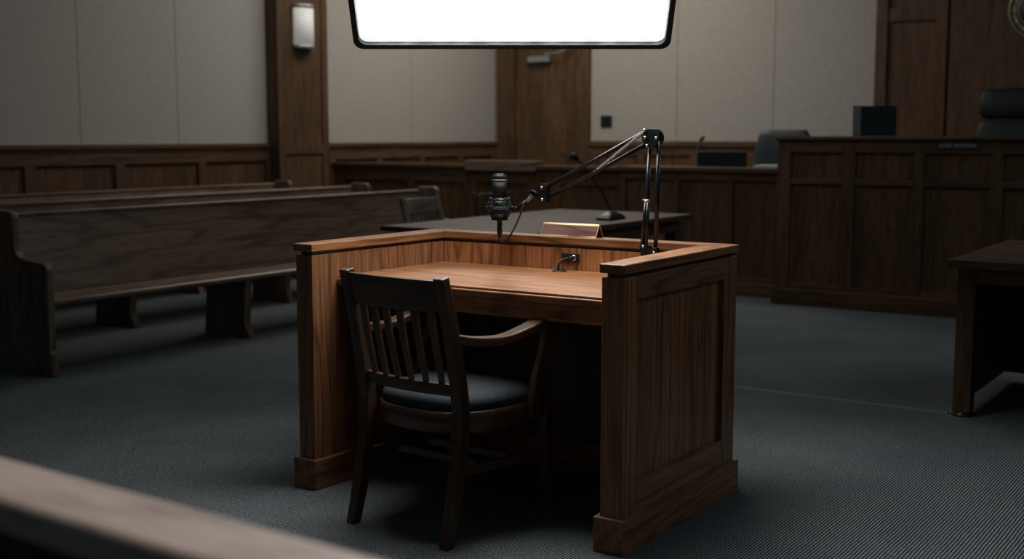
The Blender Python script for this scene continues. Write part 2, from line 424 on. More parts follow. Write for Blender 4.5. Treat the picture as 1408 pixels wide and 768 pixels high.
# ------------------------------------------------------------------ witness stand
W2, D, T = 0.638, 0.80, 0.074           # half width, depth, arm thickness
H, HC, HP, HB = 0.854, 0.827, 0.815, 0.111
TB = 0.018                              # arms thicken a little towards the back
ws = thing('witness_stand', 'golden brown oak witness stand, three panelled sides around an inset desk', 'witness stand')
def arm(sgn):
    def P(ox, y, z): return (sgn * ox, y, z)
    xo, xi0, xi1 = W2, W2 - T, W2 - T - TB
    front = 0.085
    # end post
    b = MB(); v = [(xi0, 0), (xo, 0), (xo, front), (xi0 - TB*front/D, front)]
    b.hexa([P(x, y, HB - 0.02) for x, y in v] + [P(x, y, HP) for x, y in v]); b.build('end_post', OAK['z'], ws, 0.0025)
    # rear stile
    b = MB(); v = [(xo - 0.03, 0.70), (xo, 0.70), (xo, D), (xo - 0.03, D)]
    b.hexa([P(x, y, HB - 0.02) for x, y in v] + [P(x, y, HP) for x, y in v]); b.build('rear_stile', OAK['z'], ws, 0.002)
    # rails
    for z0, z1, nm in ((0.745, HP, 'top_rail'), (HB - 0.02, 0.195, 'bottom_rail')):
        b = MB(); v = [(xo - 0.03, front), (xo, front), (xo, 0.70), (xo - 0.03, 0.70)]
        b.hexa([P(x, y, z0) for x, y in v] + [P(x, y, z1) for x, y in v]); b.build(nm, OAK['y'], ws, 0.002)
    # recessed panel and inner face in one board
    b = MB(); v = [(xi0 - TB*front/D, front), (xo - 0.017, front), (xo - 0.017, D - 0.01), (xi1, D - 0.01)]
    b.hexa([P(x, y, 0.02) for x, y in v] + [P(x, y, HP) for x, y in v]); b.build('side_panel', OAK['z'], ws, 0.0015)
    # recessed neck below the cap
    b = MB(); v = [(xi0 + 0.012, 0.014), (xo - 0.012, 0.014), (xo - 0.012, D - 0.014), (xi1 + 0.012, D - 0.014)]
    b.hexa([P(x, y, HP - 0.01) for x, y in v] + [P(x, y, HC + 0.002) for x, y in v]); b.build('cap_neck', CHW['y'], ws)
    # cap, mitred at the back
    e = 0.005
    b = MB(); v = [(xi0 - e, -e), (xo + e, -e), (xo + e, D + e), (xi1 - e, D - T - e)]
    b.hexa([P(x, y, HC) for x, y in v] + [P(x, y, H) for x, y in v]); b.build('cap_rail', OAK['y'], ws, 0.003)
    # base moulding outside, front and inside
    b = MB(); o = 0.015
    b.hexa([P(*q, 0.0) for q in ((xi0 - o, -o), (xo + o, -o), (xo + o, D + o), (xi1 - o, D + o))] +
           [P(*q, HB - 0.004) for q in ((xi0 - o, -o), (xo + o, -o), (xo + o, D + o), (xi1 - o, D + o))])
    b.build('base_moulding', OAK['y'], ws, 0.004)
arm(1); arm(-1)
xi = W2 - T - TB
MB().box(-xi, xi, D - T, D - 0.01, 0.69, HP).build('back_panel', PANEL_LIT['z'], ws, 0.0015)
MB().box(-xi, xi, D - T, D - 0.01, 0.02, 0.69).build('modesty_panel', CHW['z'], ws, 0.0015)  # darker wood paints in the deep shade below the desk
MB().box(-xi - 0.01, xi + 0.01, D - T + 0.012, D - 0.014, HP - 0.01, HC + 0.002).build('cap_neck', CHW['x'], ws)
b = MB(); e = 0.005
v = [(-(xi - e), D - T - e), (xi - e, D - T - e), (W2 + e, D + e), (-W2 - e, D + e)]
b.hexa([(x, y, HC) for x, y in v] + [(x, y, H) for x, y in v]); b.build('cap_rail', OAK['x'], ws, 0.003)
MB().box(-xi, xi, D - T - 0.015, D + 0.015, 0, HB - 0.004).build('base_moulding', OAK['x'], ws, 0.004)
b = MB()
def desk_x(y): return W2 - T - TB * y / D - 0.001
b.hexa([(-desk_x(.121), .121, .703), (desk_x(.121), .121, .703), (desk_x(.73), D - T, .703), (-desk_x(.73), D - T, .703),
        (-desk_x(.121), .121, .727), (desk_x(.121), .121, .727), (desk_x(.73), D - T, .727), (-desk_x(.73), D - T, .727)])
b.build('desk_edge', OAK['x'], ws, 0.004)
b = MB()
b.hexa([(-desk_x(.131), .131, .727), (desk_x(.131), .131, .727), (desk_x(.73), D - T, .727), (-desk_x(.73), D - T, .727),
        (-desk_x(.131), .131, .7355), (desk_x(.131), .131, .7355), (desk_x(.73), D - T, .7355), (-desk_x(.73), D - T, .7355)])
b.build('desktop', OAK['x'], ws, 0.003)
MB().box(-xi + 0.002, xi - 0.002, 0.145, 0.17, 0.645, 0.703).build('desk_apron', OAK['x'], ws, 0.003)
op = MB().box(-0.012, 0.062, D - T - 0.006, D - T, 0.763, 0.797).build('outlet_plate', M_plastic, ws, 0.002, label='small black outlet plate on the inner back panel')
g = MB().lathe([(0.012, 0), (0.012, 0.004), (0.008, 0.006)], (0.04, D - T - 0.006, 0.781), (0, -1, 0), 16)
g.build('socket', M_steel, op)
g = MB().lathe([(0.026, 0), (0.026, 0.003), (0.022, 0.005), (0.010, 0.005)], (0.012, 0.668, 0.7355), (0, 0, 1), 28)
g.build('cable_grommet', M_plastic, ws, label='flat black disc set in the desktop')
cb = MB().tube(bez((0.008, 0.668, 0.741), (0.006, 0.664, 0.768), (0.012, 0.68, 0.782), (0.038, D - T - 0.013, 0.781)), 0.0045, 10)
cb.lathe([(0.008, 0), (0.008, 0.016)], (0.038, D - T - 0.012, 0.781), (-0.3, -1, 0), 12)
tag(cb.build('power_cable', M_rubber), 'short black cable bent from the desktop disc up to the outlet plate', 'cable')

# ------------------------------------------------------------------ wooden armchair
def make_chair(name, label, W, seatmat, loc, rz, group=None):
    t = thing(name, label, 'chair', loc, rz, group)
    hw = 0.198; pw = 0.017                      # post centres, half width
    def post_y(z):                              # centre line of the raked rear post
        if z < 0.40: u = z / 0.40; return -0.235 + 0.07 * math.sin(u * PI / 2)
        u = (z - 0.40) / 0.415; return -0.165 - 0.085 * u ** 1.35
    zs = [0.0, 0.06, 0.13, 0.2, 0.27, 0.34, 0.40, 0.45, 0.52, 0.6, 0.68, 0.75, 0.80, 0.815]
    for s in (-1, 1):
        b = MB(); secs = []
        for z in zs:
            dd = 0.0225 - 0.005 * max(0, (0.15 - z) / 0.15) - 0.006 * max(0, (z - 0.45) / 0.37)
            y = post_y(z); h = pw + 0.002 if z > 0.3 else pw
            zz = z - (0.006 if z == 0.815 else 0)
            secs.append([(s*hw - h, y - dd, zz), (s*hw + h, y - dd, zz), (s*hw + h, y + dd, z), (s*hw - h, y + dd, z)])
        b.loft(secs); b.build('rear_post', W['z'], t, 0.004)
    def curved_rail(z0, z1, th, bow, nm, lean=0.0, top_arch=0.0):
        secs = []; n = 12
        for i in range(n + 1):
            u = -1 + 2 * i / n; x = u * (hw - pw + 0.004); k = bow * (1 - u * u)
            y0, y1 = post_y(z0) - k, post_y(z1) - k
            zt = z1 + top_arch * (1 - u * u)
            secs.append([(x, y0 - th/2, z0), (x, y0 + th/2, z0), (x, y1 + th/2, zt), (x, y1 - th/2, zt)])
        MB().loft(secs).build(nm, W['x'], t, 0.003)
    curved_rail(0.708, 0.803, 0.022, 0.028, 'crest_rail', top_arch=0.002)
    curved_rail(0.448, 0.486, 0.022, 0.022, 'lower_back_rail')
    for i in range(6):
        u = -0.78 + 1.56 * i / 5; x = u * (hw - pw); secs = []
        for j in range(7):
            f = j / 6; z = 0.478 + (0.716 - 0.478) * f
            k = (0.022 + 0.006 * f) * (1 - u * u) + 0.006 * math.sin(f * PI)
            y = post_y(z) - k; w = 0.0095 + 0.003 * f
            secs.append([(x - w, y - 0.006, z), (x + w, y - 0.006, z), (x + w, y + 0.006, z), (x - w, y + 0.006, z)])
        MB().loft(secs).build('back_slat', W['z'], t, 0.002)
    # seat plan: rounded D, deeper and wider at the front
    def plan(sc=1.0, n=64, ins=0.0):
        out = []
        for i in range(n):
            a = 2 * PI * i / n; c, s_ = math.cos(a), math.sin(a)
            p = 4.0 if s_ > 0 else 2.7
            r = (abs(c) ** p + abs(s_) ** p) ** (-1 / p)
            x = (0.232 + 0.012 * s_ - ins) * c * r; y = 0.045 + (0.232 - ins) * s_ * r
            out.append((x * sc, y))
        return out
    secs = [[(x, y, z) for x, y in plan(ins=i)] for z, i in ((0.325, 0.004), (0.328, 0.0), (0.386, 0.0), (0.391, 0.004), (0.391, 0.022), (0.34, 0.022))]
    MB().loft(secs, True).build('seat_frame', W['x'], t)
    secs = [[(x, y, z + 0.006*(1 - (x/0.24)**2)) for x, y in plan(ins=i)] for z, i in ((0.38, 0.014), (0.398, 0.006), (0.415, 0.008), (0.428, 0.022), (0.436, 0.05), (0.440, 0.1), (0.441, 0.16), (0.441, 0.22))]
    MB().loft(secs, True).build('seat_cushion', seatmat, t, label='slate blue upholstered seat')
    for s in (-1, 1):
        # front leg
        x = s * 0.205; secs = []
        for z, h, y in ((0, 0.014, 0.258), (0.15, 0.017, 0.246), (0.33, 0.02, 0.236), (0.385, 0.02, 0.234)):
            secs.append([(x - h, y - h, z), (x + h, y - h, z), (x + h, y + h, z), (x - h, y + h, z)])
        MB().loft(secs).build('front_leg', W['z'], t, 0.003)
        # arm : dips from the rear post then rises and turns over the support
        pts = spline([(s*0.200, -0.20, 0.628), (s*0.222, -0.12, 0.612), (s*0.240, -0.02, 0.607), (s*0.247, 0.075, 0.622), (s*0.245, 0.15, 0.636), (s*0.240, 0.205, 0.633)], 5)
        secs = []
        for i, p in enumerate(pts):
            a = pts[min(i + 1, len(pts) - 1)] - pts[max(i - 1, 0)]; a.normalize()
            side = a.cross(Vector((0, 0, 1))).normalized(); up = side.cross(a)
            f = i / (len(pts) - 1); w = 0.016 + 0.012 * min(1, f * 1.5); h = 0.014
            if f > 0.95: w *= 0.8; h *= 0.85
            secs.append([p - side*w - up*h, p + side*w - up*h, p + side*w + up*h, p - side*w + up*h])
        MB().loft(secs).build('arm_rest', W['y'], t, 0.006, 3)
        # arm support: curved post bolted to the seat side
        pts = spline([(s*0.244, 0.125, 0.335), (s*0.247, 0.128, 0.40), (s*0.248, 0.142, 0.47), (s*0.246, 0.178, 0.55), (s*0.243, 0.192, 0.60), (s*0.243, 0.190, 0.628)], 5)
        secs = []
        for i, p in enumerate(pts):
            a = (pts[min(i + 1, len(pts) - 1)] - pts[max(i - 1, 0)]).normalized()
            side = Vector((1, 0, 0)); dep = a.cross(side).normalized()
            w, h = 0.013, 0.023 - 0.004 * math.sin(i / (len(pts) - 1) * PI)
            secs.append([p - side*w - dep*h, p + side*w - dep*h, p + side*w + dep*h, p - side*w + dep*h])
        MB().loft(secs).build('arm_support', W['z'], t, 0.004)
        # side stretcher
        b = MB(); x0, x1 = s * 0.193, s * 0.205
        b.hexa([(x0 - .008, -0.20, .205), (x0 + .008, -0.20, .205), (x1 + .008, 0.245, .185), (x1 - .008, 0.245, .185),
                (x0 - .008, -0.20, .235), (x0 + .008, -0.20, .235), (x1 + .008, 0.245, .215), (x1 - .008, 0.245, .215)])
        b.build('side_stretcher', W['y'], t, 0.003)
    for y in (-0.03, 0.10):
        z = 0.195
        MB().box(-0.195, 0.195, y - 0.011, y + 0.011, z, z + 0.025).build('cross_stretcher', W['x'], t, 0.003)
    return t
make_chair('armchair', 'dark walnut slat back armchair with slate blue seat pulled up to the witness stand', CHW, M_seat, (0.003, 0.012, 0), math.radians(-5.5))

# ------------------------------------------------------------------ boom arm
AY = 0.66
ba = thing('microphone_boom_arm', 'black scissor boom arm with springs clamped inside the witness stand', 'microphone arm', (0.385, AY, 0.7355))
def L(x, y, z): return (x - 0.385, y - AY, z - 0.7355)
def rod(bm, a, c, r=0.0075, n=10): bm.tube([L(*a), L(*c)], r, n)
b = MB().box(-0.04, 0.045, -0.03, 0.035, 0, 0.012); b.lathe([(0.018, 0.01), (0.018, 0.05), (0.014, 0.06)], (0.0, 0, 0), (0, 0, 1), 20)
b.build('desk_clamp', M_black, ba, 0.003)
b = MB()
plate = [(0.345, 0.848), (0.372, 0.846), (0.388, 0.835), (0.405, 0.842), (0.413, 0.828), (0.432, 0.79), (0.352, 0.79), (0.352, 0.815)]
for y in (-0.016, 0.012): b.prism([(x - 0.385, z - 0.7355) for x, z in plate], y, y + 0.004, 'y')
b.box(-0.025, 0.025, -0.012, 0.012, 0.052, 0.08)
b.build('base_bracket', M_black, ba, 0.001)
b = MB(); rod(b, (0.361, AY, 0.845), (0.372, AY, 1.178), 0.0075); b.build('lower_rod', M_blackmetal, ba)
b = MB(); rod(b, (0.4, AY, 0.842), (0.4075, AY, 1.205), 0.0075); b.build('lower_rod', M_blackmetal, ba)
# spring sleeve beside the lower rod
b = MB(); b.tube([L(0.352, AY - 0.008, 0.846), L(0.365, AY - 0.008, 1.0)], 0.006, 10); b.build('lower_spring', M_blackmetal, ba)
b = MB(); b.tube([L(0.368, AY - 0.008, 0.846), L(0.3735, AY - 0.008, 1.0)], 0.006, 10); b.build('lower_spring', M_blackmetal, ba)
b = MB(); b.tube([L(0.354, AY - 0.01, 1.0), L(0.382, AY - 0.01, 1.0)], 0.005, 8); b.build('spring_pin', M_steel, ba)
# elbow joint
b = MB()
for y in (AY - 0.02, AY + 0.014):
    b.prism([(0.385 + 0.033*math.cos(a) - 0.385, 1.212 + 0.031*math.sin(a) - 0.7355) for a in [2*PI*k/20 for k in range(20)]], y - AY, y - AY + 0.005, 'y')
b.box(-0.02, 0.02, -0.014, 0.014, 1.19 - 0.7355, 1.232 - 0.7355)
b.build('elbow_joint', M_black, ba, 0.001)
for x, z in ((0.364, 1.237), (0.408, 1.211), (0.374, 1.186), (0.366, 1.213), (0.364, 0.845), (0.405, 0.826), (-0.045, 1.035), (-0.043, 0.993), (0.37, 0.797)):
    MB().lathe([(0.0055, 0), (0.0055, 0.005), (0.003, 0.007)], L(x, AY - 0.0195, z), (0, -1, 0), 12).build('pivot_bolt', M_steel, ba, label='bright steel bolt head')
# upper rods
b = MB(); rod(b, (-0.043, AY, 1.035), (0.364, AY, 1.237), 0.0072); b.build('upper_rod', M_blackmetal, ba)
b = MB(); rod(b, (-0.038, AY, 0.995), (0.362, AY, 1.192), 0.0072); b.build('upper_rod', M_blackmetal, ba)
for dy in (-0.011, -0.018):
    b = MB(); pts = []
    for i in range(161):
        u = i / 160; p = Vector((0.18, AY + dy, 1.103)).lerp(Vector((0.362, AY + dy, 1.236)), u)
        a = u * 2 * PI * 40
        pts.append(L(p.x - 0.0045*math.sin(a)*0.59, p.y + 0.0035*math.cos(a) + 0, p.z + 0.0045*math.sin(a)*0.81))
    b.tube(pts, 0.0013, 5); b.build('upper_spring', M_spring, ba)
# end bracket
b = MB()
ep = [(-0.028, 1.048), (-0.06, 1.048), (-0.085, 1.03), (-0.095, 1.018), (-0.088, 1.004), (-0.05, 0.984), (-0.03, 0.982), (-0.032, 1.015)]
for y in (-0.014, 0.010): b.prism([(x - 0.385, z - 0.7355) for x, z in ep], y, y + 0.004, 'y')
b.build('end_bracket', M_black, ba, 0.001)
b = MB(); b.lathe([(0.011, -0.014), (0.011, 0.014)], L(-0.09, AY, 1.018), (0, 1, 0), 16)
b.tube([L(-0.112, AY - 0.012, 1.016), L(-0.09, AY - 0.012, 1.024), L(-0.066, AY - 0.016, 1.012)], 0.004, 8)
b.build('tilt_knob', M_black, ba)
b = MB(); b.tube([L(-0.092, AY, 1.012), L(-0.128, AY, 0.978)], 0.0065, 12); b.build('threaded_stud', M_closer, ba)

# microphone with shock mount
mx = -0.242
mic = thing('condenser_microphone', 'black condenser microphone upright in a shock mount on the boom arm', 'microphone', (mx, AY, 0.915))
z0 = 0.915
b = MB().lathe([(0.022, 0.0), (0.0265, 0.004), (0.0275, 0.012), (0.0275, 0.078)], (0, 0, 0), n=32); b.build('body', M_black, mic)
b = MB().lathe([(0.0262, 0.078), (0.0262, 0.146)], (0, 0, 0), n=32); b.build('grille', M_grille, mic)
b = MB().lathe([(0.0275, 0.144), (0.0275, 0.151), (0.0268, 0.157), (0.023, 0.163), (0.014, 0.166), (0.001, 0.1665)], (0, 0, 0), n=32); b.build('top_cap', M_black, mic)
b = MB().lathe([(0.0276, 0.141), (0.0284, 0.1415), (0.0284, 0.1445), (0.0276, 0.145)], (0, 0, 0), n=32); b.build('trim_ring', M_closer, mic)
sm = MB()
def ring(bm, r, z, th, n=40): bm.tube([(r*math.cos(2*PI*k/n), r*math.sin(2*PI*k/n), z) for k in range(n)], th, 8, closed=True)
ring(sm, 0.0335, 0.070, 0.0032); ring(sm, 0.0495, 0.044, 0.0036); ring(sm, 0.0495, 0.038, 0.0036); ring(sm, 0.032, 0.010, 0.0032)
sm.lathe([(0.030, -0.004), (0.0305, 0.0), (0.0305, 0.016), (0.029, 0.018)], n=32)
smo = sm.build('shock_mount', M_black, mic)
el = MB(); n = 8
for k in range(n):
    a0, a1 = 2*PI*k/n, 2*PI*(k + 0.5)/n; a2 = 2*PI*(k + 1)/n
    c = lambda r, a, z: (r*math.cos(a), r*math.sin(a), z)
    el.tube([c(0.0500, a0, 0.044), c(0.036, a1, 0.072)], 0.0014, 6); el.tube([c(0.036, a1, 0.072), c(0.05, a2, 0.044)], 0.0014, 6)
    el.tube([c(0.0500, a0, 0.040), c(0.033, a1, 0.010)], 0.0014, 6); el.tube([c(0.033, a1, 0.010), c(0.05, a2, 0.040)], 0.0014, 6)
el.build('elastic_cord', M_rubber, smo)
ck = MB()
for k in range(n):
    a1 = 2*PI*(k + 0.5)/n
    ck.lathe([(0.003, -0.005), (0.004, 0), (0.003, 0.007)], (0.0355*math.cos(a1), 0.0355*math.sin(a1), 0.072), n=8)
ck.build('cord_hook', M_black, smo)
b = MB()
b.tube([(0.047, 0, 0.041), (0.072, 0, 0.041), (0.086, 0, 0.044)], [0.006, 0.0075, 0.0085], 12)
b.tube([(0.084, 0, 0.043), (0.118, 0, 0.067)], [0.0105, 0.0085], 14)
b.lathe([(0.007, -0.016), (0.007, 0.016)], (0.078, 0, 0.041), (0, 1, 0), 12)
b.build('swivel_mount', M_black, mic)
b = MB().lathe([(0.0095, -0.0165), (0.0095, -0.001)], n=20); b.lathe([(0.0088, -0.056), (0.0098, -0.052), (0.0098, -0.016)], n=20)
b.build('xlr_plug', M_plastic, mic)
b = MB().lathe([(0.0022, 0), (0.0022, 0.002)], (0.0, -0.0095, -0.026), (0, -1, 0), 10); b.build('release_button', M_steel, mic)
cab = MB().tube(spline([(mx, AY, 0.862), (mx + 0.001, AY - 0.002, 0.845), (mx + 0.008, AY - 0.006, 0.836), (mx + 0.022, AY - 0.012, 0.832), (mx + 0.048, AY - 0.014, 0.848), (mx + 0.075, AY - 0.015, 0.885), (mx + 0.098, AY - 0.014, 0.93), (mx + 0.110, AY - 0.012, 0.962), (mx + 0.112, AY - 0.004, 0.982)], 6),
               [0.0075]*3 + [0.006]*3 + [0.0042]*3 + [0.0032]*40, 10)
tag(cab.build('microphone_cable', M_rubber), 'thin black cable looping below the condenser microphone back to the arm', 'cable')

# ------------------------------------------------------------------ name plate on the stand
npt = thing('desk_nameplate', 'blank walnut tent nameplate with brass edges on the stand back rail', 'nameplate', (0.002, 0.768, H), math.radians(0))
hx, hz, hy = 0.118, 0.047, 0.026
def tent(y0, y1, x, z): return None
b = MB(); a = Vector((0, -hy, 0)); c = Vector((0, 0, hz))
b.hexa([(-hx, -hy, 0), (hx, -hy, 0), (hx, -hy + .004, 0), (-hx, -hy + .004, 0), (-hx, -0.002, hz), (hx, -0.002, hz), (hx, 0.002, hz), (-hx, 0.002, hz)])
b.hexa([(-hx, hy - .004, 0), (hx, hy - .004, 0), (hx, hy, 0), (-hx, hy, 0), (-hx, -0.002, hz), (hx, -0.002, hz), (hx, 0.002, hz), (-hx, 0.002, hz)])
b.build('tent_body', PLATEW['x'], npt)
b = MB(); n_ = Vector((0, -hz, hy)).normalized()
def strip(bm, u0, u1, x0, x1, t=0.0016):
    p = lambda u: Vector((0, -hy, 0)).lerp(Vector((0, -0.001, hz)), u)
    q0, q1 = p(u0), p(u1); o = n_ * t; i = n_ * -0.0005
    bm.hexa([(x0, *(q0 + i)[1:]), (x1, *(q0 + i)[1:]), (x1, *(q0 + o)[1:]), (x0, *(q0 + o)[1:]),
             (x0, *(q1 + i)[1:]), (x1, *(q1 + i)[1:]), (x1, *(q1 + o)[1:]), (x0, *(q1 + o)[1:])])
strip(b, 0.0, 0.12, -hx, hx); strip(b, 0.88, 1.02, -hx, hx); strip(b, 0, 1, -hx, -hx + 0.0012); strip(b, 0, 1, hx - 0.0022, hx)
b.tube([(hx, 0, hz - .001), (hx, hy - .001, 0.001)], 0.0016, 6)
b.build('brass_edge', M_brass, npt, label='thin brass edging')

# ------------------------------------------------------------------ pews
def make_pew(name, label, xb, y0, y1, rails):
    t = thing(name, label, 'pew', (xb, y0, 0), 0, 'courtroom pews along the left wall')
    Ln = y1 - y0
    prof = [(-0.06, 0.0), (0.475, 0.0), (0.475, 0.12), (0.462, 0.13), (0.462, 0.545), (0.455, 0.565), (0.43, 0.578), (0.30, 0.590), (0.235, 0.600), (0.205, 0.622), (0.198, 0.66),
            (0.195, 0.80), (0.185, 0.825), (0.16, 0.835), (0.02, 0.835), (0.0, 0.82), (-0.045, 0.5)]
    for y in (0, Ln - 0.045):
        e = MB().prism(prof, y, y + 0.045, 'y').build('end_panel', PEW['z'], t, 0.008)
        r = MB()
        ys = (y - 0.006, y) if y == 0 else (y + 0.045, y + 0.051)
        r.box(0.02, 0.06, *ys, 0.2, 0.53); r.box(0.385, 0.425, *ys, 0.2, 0.53); r.box(0.02, 0.425, *ys, 0.53, 0.56); r.box(0.02, 0.425, *ys, 0.15, 0.2)
        r.build('panel_moulding', PEW['z'], e, 0.002)
    # back board, gently curved and leaning
    sec = lambda y: [(0.0, y, 0.80), (0.024, y, 0.80), (0.05, y, 0.66), (0.085, y, 0.50), (0.115, y, 0.385), (0.09, y, 0.37), (0.055, y, 0.5), (0.022, y, 0.66)]
    MB().loft([sec(0.045), sec(Ln - 0.045)]).build('back_board', PEW['y'], t, 0.003)
    MB().box(-0.012, 0.034, 0.045, Ln - 0.045, 0.79, 0.812).build('top_rail', PEW['y'], t, 0.008, 3)
    sec = lambda y: [(0.09, y, 0.385), (0.25, y, 0.372), (0.40, y, 0.385), (0.438, y, 0.392), (0.452, y, 0.385), (0.455, y, 0.37), (0.445, y, 0.358), (0.25, y, 0.345), (0.09, y, 0.355)]
    MB().loft([sec(0.045), sec(Ln - 0.045)]).build('seat', PEW['y'], t, 0.004)
    for k in rails:
        MB().prism([(0.05, 0), (0.44, 0), (0.40, 0.10), (0.42, 0.355), (0.08, 0.365), (0.06, 0.1)], k - y0, k - y0 + 0.05, 'y').build('support', PEW['z'], t, 0.003)
    return t
make_pew('pew', 'front long dark oak pew, nearest the witness stand, its end panel at the left edge', -3.505, 0.72, 4.36, (2.12, 3.4))
make_pew('pew', 'middle long dark oak pew, between the front pew and the one by the wall', -4.405, 0.3, 4.62, (2.0, 3.4))
make_pew('pew', 'rear long dark oak pew, closest to the wainscot of the left wall', -5.355, 0.3, 4.70, (2.0, 3.4))

# ------------------------------------------------------------------ counsel table behind the stand
ct = thing('counsel_table', 'dark wooden table behind the witness stand, two chairs beside it', 'table', (-1.6, 3.15, 0))
MB().box(-0.50, 0.51, -0.95, 0.95, 0.69, 0.72).build('tabletop', TABLEW['y'], ct, 0.004)
MB().box(-0.44, 0.45, -0.89, 0.89, 0.61, 0.69).build('apron', DOAK['y'], ct, 0.003)
for x in (-0.44, 0.38):
    for y in (-0.89, 0.82): MB().box(x, x + 0.07, y, y + 0.07, 0, 0.62).build('leg', DOAK['z'], ct, 0.003)
gm = thing('gooseneck_microphone', 'black gooseneck microphone with flat base on the table behind the stand', 'microphone', (-1.27, 3.36, 0.72))
b = MB()
b.loft([[(x*s, y*s*1.0, z) for x, y in ((-.05,-.11),(.05,-.11),(.05,.09),(-.05,.09))] for s, z in ((1, 0), (1, 0.012), (0.75, 0.03), (0.25, 0.05))]); b.build('base', M_plastic, gm, 0.006)
b = MB(); gp = spline([(0, 0, 0.04), (-0.02, -0.02, 0.10), (-0.06, -0.06, 0.2), (-0.12, -0.12, 0.31), (-0.155, -0.15, 0.36)], 6); b.tube(gp, 0.006, 8); b.build('gooseneck', M_rubber, gm)
b = MB(); b.tube([(-0.15, -0.146, 0.353), (-0.165, -0.158, 0.372), (-0.185, -0.172, 0.39)], [0.014, 0.022, 0.016], 12); b.build('capsule', M_plastic, gm)

make_chair('side_chair', 'slat back wooden chair at the left side of the rear table, fully visible', GREYCH, M_seat, (-2.50, 3.40, 0), math.radians(-90 + 3))
make_chair('side_chair', 'slat back wooden chair partly hidden by the microphone, farther along the rear table', CHW, M_seat, (-2.50, 4.22, 0), math.radians(-90 - 4))

# ------------------------------------------------------------------ right counsel table
rt = thing('attorney_table', 'dark wooden table cut off by the right edge of the picture', 'table', (0.97, 2.24, 0))
MB().box(0.0, 2.0, 0.0, 1.18, 0.665, 0.70).build('tabletop', DOAK['x'], rt, 0.004)
MB().box(0.01, 0.085, 0.15, 0.225, 0.02, 0.665).build('leg', DOAK['z'], rt, 0.003)
MB().box(1.90, 1.975, 0.15, 0.225, 0.02, 0.665).build('leg', DOAK['z'], rt, 0.003)
MB().box(0.012, 0.04, 0.225, 1.1, 0.05, 0.665).build('side_panel', DOAK['z'], rt, 0.003)
MB().box(1.945, 1.973, 0.225, 1.1, 0.05, 0.665).build('side_panel', DOAK['z'], rt, 0.003)
MB().box(0.04, 1.945, 1.06, 1.09, 0.05, 0.665).build('modesty_panel', DOAK['x'], rt, 0.003)
MB().box(0.085, 1.90, 0.153, 0.18, 0.585, 0.665).build('apron', DOAK['x'], rt, 0.003)
for x in (0.0475, 1.9375):
    MB().lathe([(0.05, 0), (0.05, 0.008), (0.03, 0.02), (0.03, 0.025)], (x, 0.1875, 0.0)).build('foot', M_plastic, rt)
fc = MB().prism([(2.405, 0.0), (2.435, 0.0), (2.428, 0.006), (2.412, 0.006)], -1.0, 0.955, 'x').build('floor_cable_cover', plain('slate_rubber_strip', (0.15, 0.19, 0.205), 0.5, 0, 0.4, 0.1, 40))
tag(fc, 'thin slate strip covering a cable across the carpet to the right table', 'cable cover')

# ------------------------------------------------------------------ panelled benches
def face_frame(root, x0, x1, y, zb, zt, panels, rows, base=0.12, th=0.02, woods=DOAK, back=0.06):
    """panelled front: recessed board, rails, stiles, base moulding; y = front plane of the frame"""
    MB().box(x0, x1, y + th, y + back, 0.0, zt).build('front_board', woods['z'], root, 0.002)
    xs = [x0] + [v for p in panels for v in p] + [x1]
    for i in range(0, len(xs), 2): MB().box(xs[i], xs[i + 1], y, y + th, base, zt).build('stile', woods['z'], root, 0.003)
    zs = [base] + [v for r in rows for v in r] + [zt]
    for i in range(0, len(zs), 2):
        for p in panels: MB().box(p[0], p[1], y + 0.001, y + th, zs[i], zs[i + 1]).build('rail', woods['x'], root, 0.003)
    MB().box(x0 - 0.02, x1, y - 0.025, y + th, 0, base).build('base_moulding', woods['x'], root, 0.005)

jb = thing('judge_bench', 'tall dark panelled judge bench at the right with a name sign', 'bench', (0.7, 5.38, 0))
face_frame(jb, -1.73, 2.2, 0, 0, 1.188, [(-1.63+0.0, -1.25), (-1.16, -0.755), (-0.684, -0.26), (-0.18, 0.24), (0.32, 0.74), (0.82, 1.24), (1.32, 1.74), (1.82, 2.1)], [(0.16, 0.875), (0.915, 1.10)])
MB().box(-1.75, 2.2, -0.022, 0.22, 1.188, 1.215).build('bench_cap', DOAK['x'], jb, 0.006)
MB().box(-1.73, -1.67, 0.06, 1.6, 0, 1.188).build('side_panel', DOAK['z'], jb, 0.003)
MB().box(-1.75, -1.65, 0.22, 1.6, 1.188, 1.215).build('side_cap', DOAK['y'], jb, 0.004)
MB().box(-1.67, 2.2, 0.06, 0.75, 0.98, 1.02).build('worktop', DOAK['x'], jb, 0.003)
MB().box(-1.67, 2.2, 0.06, 2.4, 0, 0.30).build('platform', DOAK['x'], jb, 0.003)
js = thing('name_sign', 'small dark sign with pale lettering on the judge bench front', 'sign', (0.225, 5.38, 1.152))
MB().box(-0.14, 0.14, -0.008, 0.0, -0.026, 0.026).build('sign_plate', M_seal, js, 0.002)
MB().box(-0.147, 0.147, -0.004, 0.0, -0.032, 0.032).build('sign_frame', DOAK['x'], js, 0.001)
font_mesh('lettering', 'JUDGE THOMPSON', 0.030, M_text, js, (0, -0.009, 0), (PI / 2, 0, 0), 0.0006, 0.9)

